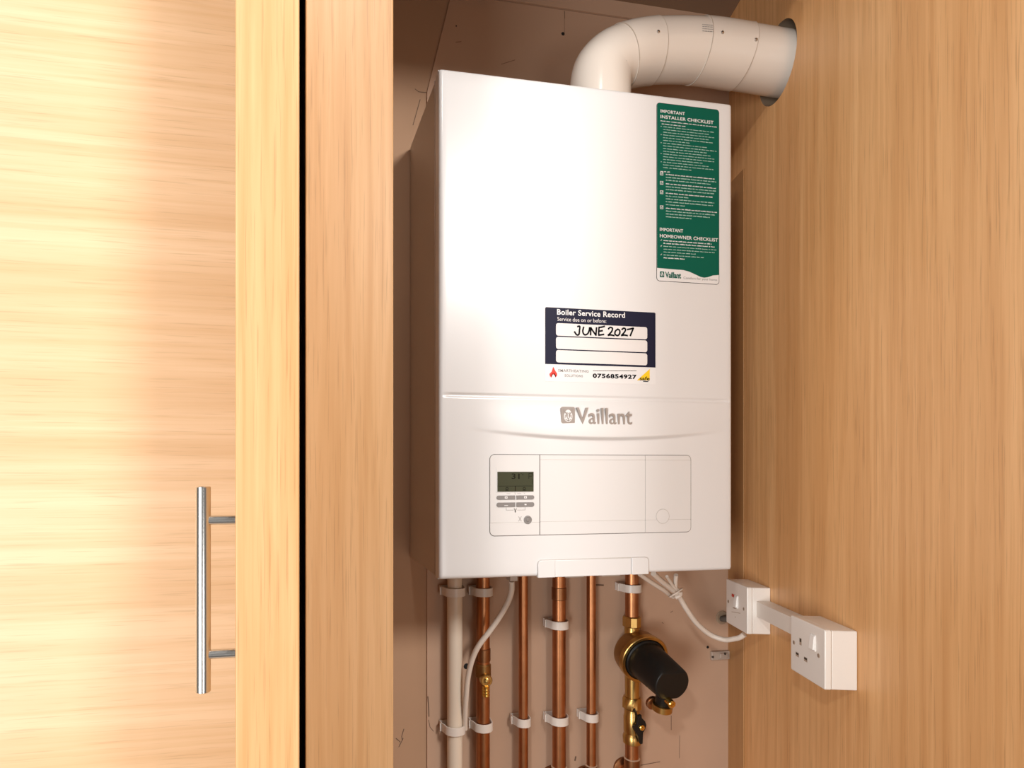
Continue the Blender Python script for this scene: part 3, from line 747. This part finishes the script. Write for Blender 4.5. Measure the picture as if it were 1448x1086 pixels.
# ------------------------------------------------------------------ magnetic filter
def mag_filter():
    x = xp(FX)
    A = Vector(at(899, 921, PY)); E = Vector(at(951, 968, 0.905))
    ax = (E - A).normalized(); tot = (E - A).length
    t = thing('magnetic_filter', 'brass pipe filter with a black plastic canister tilted towards the room', 'filter', (x, PY, zp(FX, 985)))
    bd = MB()
    A0 = A - ax * 0.014
    bd.lathe(A0, E, [(0, 0.020), (0.002, 0.032), (0.008, 0.0405), (0.016, 0.0425), (0.030, 0.0425), (0.036, 0.043)], 40)
    obj('brass_body', bd, 'brass_dull', t, label='dull brass filter body')
    q = A0 + ax * 0.034
    rg = MB().lathe(q, E, [(0, 0.0432), (0.001, 0.0452), (0.010, 0.0452), (0.0112, 0.0440), (0.0112, 0.0395), (0.006, 0.038)], 48)
    obj('retaining_ring', rg, 'brass', t, label='bright brass ring')
    # black canister, its front cut off flat across the top
    e0 = A0 + ax * 0.040; L_ = (E - e0).length
    up = Vector((0, 0, 1)); up = (up - ax * up.dot(ax)).normalized(); rt = ax.cross(up)
    secs = [(0.0, 0.0385, 1), (0.006, 0.0378, 1), (0.008, 0.0350, 1), (0.030, 0.0340, 1), (L_ - 0.016, 0.0320, 0.93), (L_ - 0.002, 0.0310, 0.72), (L_, 0.0298, 0.69)]
    mb = MB(); n = 48
    for h, r, cut in secs:
        for k in range(n):
            a = 2 * pi * k / n
            u, v = r * cos(a), r * sin(a)
            v = min(v, r * cut)
            if h > L_ - 0.017: v = max(v, -r * 0.9)
            mb.v.append(tuple(e0 + ax * h + rt * u + up * v))
    for i in range(len(secs) - 1):
        for k in range(n):
            mb.f.append((i * n + k, i * n + (k + 1) % n, (i + 1) * n + (k + 1) % n, (i + 1) * n + k)); mb.m.append(0)
    mb.f.append(tuple(range(n))); mb.m.append(0); mb.f.append(tuple((len(secs) - 1) * n + k for k in range(n))); mb.m.append(0)
    can = obj('canister', mb, 'black_plastic', t, bevel=0.0012, label='black plastic canister')
    # drain stub underneath with brass strap and screw
    c = Vector(at(938, 988, 0.925)); d = -up
    obj('drain_stub', MB().lathe(c + up * 0.012, c - up * 0.03, [(0, 0.0125), (0.022, 0.0125), (0.026, 0.011)], 28), 'black_plastic', can)
    st = MB()
    sc = c - up * 0.009
    st.lathe(sc, sc - up * 0.02, [(0, 0.0145), (0.0008, 0.0165), (0.0115, 0.0165), (0.0123, 0.0145)], 32)
    obj('strap', st, 'brass', can, label='brass strap')
    k = Vector(at(950.5, 996.5, 0.90))
    obj('strap_screw', MB().lathe(k - ax * 0.012, k + ax * 0.004, [(0, 0.0065), (0.012, 0.0065), (0.0135, 0.005), (0.0135, 0.0032), (0.0155, 0.0028)], 20), 'brass_bright', can)
    k = Vector(at(923, 994, 0.945))
    obj('drain_cap', MB().lathe(k - ax * 0.004, k + ax * 0.006, [(0, 0.0108), (0.001, 0.0118), (0.006, 0.0118), (0.0072, 0.0100)], 24), 'copper_dark', can)
    # unions above and below
    nu = MB()
    z1, z0 = zp(FX, 871), zp(FX, 886)
    nu.lathe((x, PY, z0), (x, PY, z1), [(0, 0.0150), (0.0015, 0.0164), (z1 - z0 - 0.0015, 0.0164), (z1 - z0, 0.0142)], 10)
    obj('union_nut', nu, 'brass', t)
    ne = MB().lathe((x, PY, zp(FX, 908)), (x, PY, z0), [(0, 0.0150), (0.012, 0.0132), (z0 - zp(FX, 908), 0.0134)], 28)
    obj('neck', ne, 'brass', t)
    ne = MB().lathe((x + 0.0008, PY, zp(FX, 986)), (x + 0.0008, PY, zp(FX, 945)), [(0, 0.0128), (zp(FX, 945) - zp(FX, 986), 0.0132)], 28)
    obj('neck', ne, 'brass', t)
mag_filter()

def ball_valve():
    x = xp(FX) + 0.0005
    t = thing('ball_valve', 'brass ball valve with a small black lever under the filter', 'valve', (x, PY, zp(FX, 1051)))
    def Zr(a): return zp(FX, a)
    b = MB()
    pts = [(1051, .0135), (1050, .0158), (1041, .0166), (1038, .0150), (1036, .0140), (1033, .0150), (1012, .0150), (1010, .0140), (1003, .0136), (1001.5, .0150)]
    z0 = Zr(1051)
    b.lathe((x, PY, z0), (x, PY, Zr(1001)), [(Zr(a) - z0, r) for a, r in pts], 32)
    obj('valve_body', b, 'brass', t)
    n0, n1 = Zr(1001.5), Zr(985)
    nb = MB().lathe((x, PY, n0), (x, PY, n1), [(0, .0152), (.0015, .0172), (n1 - n0 - .003, .0172), (n1 - n0, .0150)], 10)
    obj('union_nut', nb, 'brass', t)
    zc = Zr(1026); yf = PY - 0.015
    ho = MB().lathe((x + 0.003, yf + 0.003, zc + 0.002), (x + 0.003, yf - 0.02, zc + 0.002), [(0, .0098), (.006, .0098), (.0075, .0075)], 24)
    obj('spindle_boss', ho, 'brass', t)
    # lever: a flat tapering blade with a cranked tail
    y1 = yf - 0.006
    def L(pts): return [(X_at(860 + a / 8.625, y1), Z_at(860 + a / 8.625, 960 + c / 8.625, y1)) for a, c in pts]
    lv = MB().prism(L([(365, 440), (395, 432), (400, 470), (440, 510), (455, 555), (440, 610), (415, 650), (412, 720), (410, 780), (385, 790), (370, 740), (340, 660), (300, 600), (300, 570), (340, 555)]), XZ(y1), -0.002, 0.003)
    lv.sweep([Vector((p[0], y1 - 0.001, p[1])) for p in L([(395, 520), (365, 470), (345, 430), (325, 385), (318, 360), (300, 375), (305, 395)])], 0.0012, 10)
    le = obj('lever', lv, 'black_plastic', t, bevel=0.0006, label='black lever')
    p = L([(398, 585)])[0]
    obj('lever_screw', MB().lathe((p[0], y1 - 0.002, p[1]), (p[0], y1 - 0.02, p[1]), [(0, .0052), (.003, .0052), (.0038, .0042), (.0038, .0024), (.0050, .0020)], 8), 'brass_bright', le)
ball_valve()

# ------------------------------------------------------------------ pipe clips
def make_clip(r, label):
    """hinged saddle clip: base at the wall, arms and a band round the front of the pipe"""
    g = WY - PY
    t = thing('pipe_clip', label, 'clip', (0, WY, 0), 0.0, 'white pipe clips')
    w = r + 0.0030; h = 0.0072; th = 0.0022
    def path(o):
        p = [(-(w + 0.0035 + o), -0.0012), (-(w + 0.0035 + o), -g + 0.010), (-(w + o) - 0.0008, -g + 0.004)]
        for k in range(13):
            a = pi + pi * k / 12
            p.append(((w + o) * cos(a), -g + (r + 0.0022 + o) * sin(a) * 0.98))
        p += [((w + o) + 0.0006, -g + 0.005), ((w + o) + 0.0012, -0.0012)]
        return p
    inn, out = path(0), path(th); n = len(inn)
    vs = [(x, y, z) for z in (-h, h) for (x, y) in inn + out]
    fs = []
    for i in range(n - 1):
        fs += [(i, i + 1, n + i + 1, n + i), (2 * n + i, 3 * n + i, 3 * n + i + 1, 2 * n + i + 1),
               (n + i, n + i + 1, 3 * n + i + 1, 3 * n + i), (i, 2 * n + i, 2 * n + i + 1, i + 1)]
    fs += [(0, n, 3 * n, 2 * n), (n - 1, 3 * n - 1, 4 * n - 1, 2 * n - 1)]
    obj('band', MB().add(vs, fs), 'clip', t, local=True, bevel=0.0004)
    b = MB().box(-(w + 0.006), w + 0.004, -0.0035, -0.0006, -h, h)
    b.box(-(w + 0.0078), -(w + 0.0057), -g + 0.0085, -g + 0.0125, -h, h * 0.9)
    obj('base', b, 'clip', t, local=True, bevel=0.0004)
    return t
def copy_clip(src, label):
    r = src.copy(); C.objects.link(r); r['label'] = label
    for ch in src.children:
        c = ch.copy(); C.objects.link(c); c.parent = r
    return r
clips = {'W': None, 'L': None, 'S': None}
RAD = {'W': 0.0134, 'L': R22, 'S': R15}
for kind, px, cx_, py, label in (
        ('W', 643, 643, 838, 'upper clip on the white waste pipe, just under the boiler'),
        ('W', 643, 641, 1034, 'lower clip on the white waste pipe, near the bottom edge'),
        ('L', 683, 683, 838, 'white clip high on the thick copper pipe with the brass drain cock'),
        ('L', 683, 682, 1030, 'white clip below the drain cock on the leftmost thick copper pipe'),
        ('L', 790.5, 788, 885, 'upper white clip on the middle thick copper pipe, below its coupling'),
        ('L', 790.5, 788, 1021, 'lower white clip on the middle thick copper pipe, above its elbow'),
        ('L', FX, 892, 833, 'white clip above the brass filter, right under the boiler'),
        ('S', 740, 738, 1024, 'small white clip on the thin copper pipe without elbow'),
        ('S', 836, 834, 1017, 'small white clip on the thin copper pipe left of the ball valve')):
    if clips[kind] is None: clips[kind] = o = make_clip(RAD[kind], label)
    else: o = copy_clip(clips[kind], label)
    o.location = (xp(px), WY, Z_at(px, py, PY - 0.011))

# ------------------------------------------------------------------ cables
def cable(pts, r, label, name='cable', mat='cable', sub=None):
    P = [Vector(at(x, y, Y)) for x, y, Y in pts]
    t = obj(name, MB().sweep(spline([p for p in P], 8), r, 14), mat, loc=tuple(P[-1]))
    return tag(t, label, 'cable', 'white cables under the boiler')
cable([(723.5, 822, .955), (723.3, 836, .958), (718, 852, .962), (706, 873, .966), (692, 893, .970), (677, 913, .974), (668, 932, .980), (662, 956, .986), (659, 985, .992), (657.5, 1010, 1.0), (657.5, 1031, 1.008)], 0.0047,
      'white cable curving from the boiler down in front of the leftmost copper pipe')
cable([(924, 811, .900), (936, 822, .915), (950, 833, .930), (960, 843, .938), (970, 860, .945), (985, 881, .955), (1004, 897, .958), (1024, 904.5, .945), (1040, 903, .928), (1047, 901, .920), (1052.5, 897, .914)], 0.0045,
      'long white power cable drooping from the boiler to the fused switch')
cable([(905, 812, .900), (922, 824, .915), (938, 834, .928), (947, 841, .944), (952, 844, .950)], 0.0038, 'lower short white cable reaching the cable tie from the left')
cable([(956, 813, .915), (955, 826, .925), (956, 832, .930), (962, 836, .932), (961, 842, .934), (955, 845, .938)], 0.0036, 'short white cable dropping straight from the boiler to the cable tie')
cable([(943, 815, .905), (951, 827, .922), (957, 834, .930)], 0.0026, 'thin white wire between the two short cables at the tie')
k = Vector(at(956, 838, .931))
tie = MB()
tie.sweep([k + Vector((0.011 * cos(a), 0.009 * sin(a), 0.008 * cos(a + 0.6))) for a in [2 * pi * i / 20 for i in range(21)]], 0.0014, 8, caps=False)
tie.box(k.x - .003, k.x + .003, k.y - .012, k.y - .008, k.z - .003, k.z + .003)
tag(obj('cable_tie', tie, 'cable', loc=tuple(k)), 'small white cable tie bundling the cables under the boiler', 'cable tie')

# ------------------------------------------------------------------ right panel fittings (local x = -t, y = out of the panel)
def wall_thing(name, label, cat, t, z):
    d = Vector((-0.28755, -0.95776))
    return thing(name, label, cat, (WALL_X + d.x * t, WY + d.y * t, z), WALL_A)
def plate_outline(w, h): return rrect(-w / 2, w / 2, 0, h, 0.0025)
def accessory(name, label, cat, t0, t1, z0, z1, depth, lip):
    tc = (t0 + t1) / 2; w = t1 - t0; h = z1 - z0
    T = wall_thing(name, label, cat, tc, z0)
    box = MB().prism(rrect(-w / 2 + .0004, w / 2 - .0004, .0004, h - .0004, .002), WALLF(0), 0.0003, depth - lip - 0.0005)
    box.prism(rrect(-w / 2 + .0012, w / 2 - .0012, .0012, h - .0012, .002), WALLF(0), depth - lip - 0.001, depth - lip + 0.0005, 1)
    obj('back_box', box, ['switch_white', 'slot_brown'], T, local=True, bevel=0.0008)
    pl = MB().prism(plate_outline(w, h), WALLF(0), depth - lip, depth)
    P = obj('faceplate', pl, 'switch_white', T, local=True, bevel=0.0014)
    return T, P, w, h, depth
def screw(P, u, v, d):
    s = MB().lathe((-u, d - 0.001, v), (-u, d + 0.01, v), [(0, .0030), (.0012, .0030), (.0013, .0022)], 16)
    s.prism([(u - .0004, v - .0018), (u + .0004, v - .0018), (u + .0004, v + .0018), (u - .0004, v + .0018)], WALLF(0), d, d + .0006, 1)
    obj('screw', s, ['slot_brown', 'slot_dark'], P, local=True)
# single socket
T, P, w, h, d = accessory('power_socket', 'white switched single power socket on the oak panel', 'socket', 0.3031, 0.3869, 1.1586, 1.2373, 0.040, 0.0085)
def U(px, py):
    """faceplate pixel to local plate coordinates by bilinear interpolation of its four corners"""
    s = (px - 1118) / 48.4
    zt, zb_ = 869.3 + 22.0 * s, 946 + 30.1 * s
    k = s * 0.9                                    # perspective along the plate
    k = s * 0.9045 / (1 - s * (1 - 0.9045))
    return (-w / 2 + w * k, h * (zb_ - py) / (zb_ - zt))
W2 = WALLF(0)
for (x, y, kw, kh) in ((1134.2, 908.5, .0042, .0085), (1129.2, 926.5, .0070, .0048), (1141.8, 934, .0070, .0048)):
    u, v = U(x, y)
    s = MB().face([(u - kw / 2 - .0006, v - kh / 2 - .0006), (u + kw / 2 + .0006, v - kh / 2 - .0006), (u + kw / 2 + .0006, v + kh / 2 + .0006), (u - kw / 2 - .0006, v + kh / 2 + .0006)], W2, d + .0002, 1)
    s.face([(u - kw / 2, v - kh / 2 + kh * .45), (u + kw / 2, v - kh / 2 + kh * .45), (u + kw / 2, v + kh / 2), (u - kw / 2, v + kh / 2)], W2, d + .0004, 0)
    obj('pin_slot', s, ['slot_dark', 'slot_brown'], P, local=True, label='small pin slot')
u, v = U(1152, 909)
sw = MB().prism(rrect(u - .0062, u + .0062, v - .0115, v + .0105, .001), W2, d - .001, d + .0012)
sw.add([W2(a, b, c) for a, b, c in ((u - .005, v - .0095, d + .001), (u + .005, v - .0095, d + .001), (u + .005, v - .0095, d + .0036), (u - .005, v - .0095, d + .0036), (u - .005, v + .009, d + .001), (u + .005, v + .009, d + .001), (u + .005, v + .009, d + .0017), (u - .005, v + .009, d + .002))],
       [(0, 1, 2, 3), (4, 7, 6, 5), (3, 2, 6, 7), (0, 3, 7, 4), (1, 5, 6, 2)])
obj('rocker_switch', sw, 'rocker_white', P, local=True, bevel=0.0005)
for (x, y) in ((1123.5, 909), (1158.8, 928)): screw(P, *U(x, y), d)
# fused spur
T, P, w, h, d = accessory('fused_switch', 'white fused switch with red indicator, half behind the boiler corner', 'switch', 0.0790, 0.1610, 1.1698, 1.2490, 0.0375, 0.0085)
def U2(px, py):
    s = (px - 1027.5) / 29.1
    zt, zb_ = 818.2 + 14.8 * s, 879.6 + 18.9 * s
    k = s * 0.935 / (1 - s * 0.065)
    return (-w / 2 + w * k, h * (zb_ - py) / (zb_ - zt))
u, v = U2(1042.8, 852.5)
sw = MB().prism(rrect(u - .0062, u + .0062, v - .011, v + .011, .001), W2, d - .001, d + .0012)
sw.add([W2(a, b, c) for a, b, c in ((u - .005, v - .0095, d + .001), (u + .005, v - .0095, d + .001), (u + .005, v - .0095, d + .0036), (u - .005, v - .0095, d + .0036), (u - .005, v + .009, d + .001), (u + .005, v + .009, d + .001), (u + .005, v + .009, d + .0017), (u - .005, v + .009, d + .002))],
       [(0, 1, 2, 3), (4, 7, 6, 5), (3, 2, 6, 7), (0, 3, 7, 4), (1, 5, 6, 2)])
obj('rocker_switch', sw, 'rocker_white', P, local=True, bevel=0.0005)
u, v = U2(1039.3, 844)
obj('indicator', MB().prism(rrect(u - .0070, u + .0045, v - .0024, v + .0024, .0008), W2, d - .001, d + .0012), 'neon_red', P, local=True, bevel=0.0004, label='red indicator window')
fh = MB(); a, b = U2(1036, 866), U2(1048, 869)
fh.prism([(a[0], a[1] - .0004), (b[0], b[1] - .0004), (b[0], b[1] + .0004), (a[0], a[1] + .0004)], W2, d - .0005, d + .0003)
a, b = U2(1038, 860.5), U2(1042, 862); fh.prism([(a[0], a[1] - .0009), (b[0], b[1] - .0009), (b[0], b[1] + .0009), (a[0], a[1] + .0009)], W2, d - .0005, d + .0003)
u, v = U2(1041.5, 874); fh.face(disc(u, v, .0012, 10), W2, d + .0003)
obj('fuse_holder', fh, 'slot_brown', P, local=True)
for (x, y) in ((1031, 851), (1052.5, 863)): screw(P, *U2(x, y), d)
# mini trunking between the two boxes
zt0, zt1, td = 1.1995, 1.2265, 0.0225
T = wall_thing('cable_trunking', 'white plastic mini trunking joining the fused switch and the socket', 'trunking', 0.232, zt0)
tl = MB().prism([(0.0002, 0), (0.0002, zt1 - zt0), (td * 0.6, zt1 - zt0), (td * 0.6, 0)], lambda u, v, w: (w, u, v), 0.232 - 0.3031 - 0.0, 0.232 - 0.1607)
TB = obj('channel', tl, 'trunk_white', T, local=True, bevel=0.0006)
obj('lid', MB().prism([(td * 0.6 + .0003, -0.0002), (td * 0.6 + .0003, zt1 - zt0 + 0.0002), (td, zt1 - zt0 - .0006), (td, .0006)], lambda u, v, w: (w, u, v), 0.232 - 0.3031, 0.232 - 0.1607), 'trunk_white', T, local=True, bevel=0.0006)

# ------------------------------------------------------------------ small things on the back wall
p0, p1 = at(1004, 932.5, WY), at(1031, 919, WY)
jb = thing('corner_block', 'small beige plastic joint block low in the right back corner', 'bracket', ((p0.x + p1.x) / 2, WY, p0.z))
obj('plate', MB().box(p0.x, p1.x - 0.002, WY - 0.006, WY - 0.0005, p0.z, p1.z).box(p0.x + .016, p1.x - .008, WY - 0.0085, WY - 0.005, p0.z + .004, p1.z - .003), 'bracket_plastic', jb, bevel=0.0012)
for (x, y) in ((1008, 929), (1024, 924)):
    q = at(x, y, WY - 0.006)
    obj('screw', MB().lathe((q.x, q.y + 0.001 if x < 1015 else WY - .0075, q.z), (q.x, q.y - .01, q.z), [(0, .0022), (.0016, .0022), (.0022, .0012)], 12), 'slot_dark', jb)
q = at(1021, 873, WY)
cs = thing('cable_stub', 'grey cable end poking out of a rough hole behind the fused switch', 'cable', (q.x, WY, q.z))
obj('hole_rim', MB().lathe((q.x, WY - .0004, q.z), (q.x, WY - .004, q.z), [(0, .0135), (.0015, .0115), (.0016, .008)], 16), 'hole_edge', cs)
obj('stub', MB().sweep(spline([q + Vector((-.002, -.0015, -.002)), q + Vector((.001, -.012, 0)), q + Vector((.010, -.022, .005)), q + Vector((.018, -.026, .008))], 6), 0.0058, 14), 'grey_cable', cs)

# ------------------------------------------------------------------ light
def area(name, loc, target, size, power, col, sy=None, shape='DISK'):
    l = bpy.data.lights.new(name, 'AREA'); l.shape = shape if sy is None else 'RECTANGLE'
    l.size = size
    if sy: l.size_y = sy
    l.energy = power; l.color = col
    o = bpy.data.objects.new(name, l); C.objects.link(o)
    o.location = loc
    o.rotation_euler = (Vector(target) - Vector(loc)).to_track_quat('-Z', 'Y').to_euler()
    return o
area('ceiling_downlight', (0.10, 0.10, 2.42), (0.45, 0.75, 1.4), 0.12, 2.2, (1.0, 0.97, 0.94))
area('ceiling_spot', (-0.90, -0.90, 2.45), (0.45, 0.8, 1.3), 0.14, 14.5, (1.0, 0.975, 0.95))
area('ceiling_lamp', (0.85, -1.1, 2.55), (0.15, 0.8, 1.1), 0.45, 38.0, (1.0, 0.97, 0.94))
area('window_light', (-1.3, -1.15, 0.95), (0.1, 0.6, 0.95), 0.8, 46.0, (1.0, 0.99, 0.98), sy=1.0)
area('low_fill', (0.45, -1.6, 0.75), (0.3, 0.8, 1.2), 0.7, 6.0, (1.0, 0.97, 0.94))  # added fill light to lift the lower half, no lamp stands there
wd = bpy.data.worlds.new('room'); bpy.context.scene.world = wd; wd.use_nodes = True
wd.node_tree.nodes['Background'].inputs[0].default_value = (1.0, 0.94, 0.87, 1)
wd.node_tree.nodes['Background'].inputs[1].default_value = 0.10

# ------------------------------------------------------------------ camera
cam = bpy.data.cameras.new('camera'); co = bpy.data.objects.new('camera', cam); C.objects.link(co)
co.location = (0, 0, EYE); co.rotation_euler = (pi / 2, 0, -TH)
cam.sensor_width = 36.0; cam.lens = 36.0 * F / 1448.0
cam.shift_x = (724.0 - CX) / 1448.0; cam.shift_y = (CY - 543.0) / 1448.0
cam.clip_start = 0.01
sc = bpy.context.scene; sc.camera = co
sc.view_settings.view_transform = 'Standard'; sc.view_settings.look = 'None'
sc.view_settings.exposure = 0.0; sc.view_settings.gamma = 1.0; sc.view_settings.use_curve_mapping = False
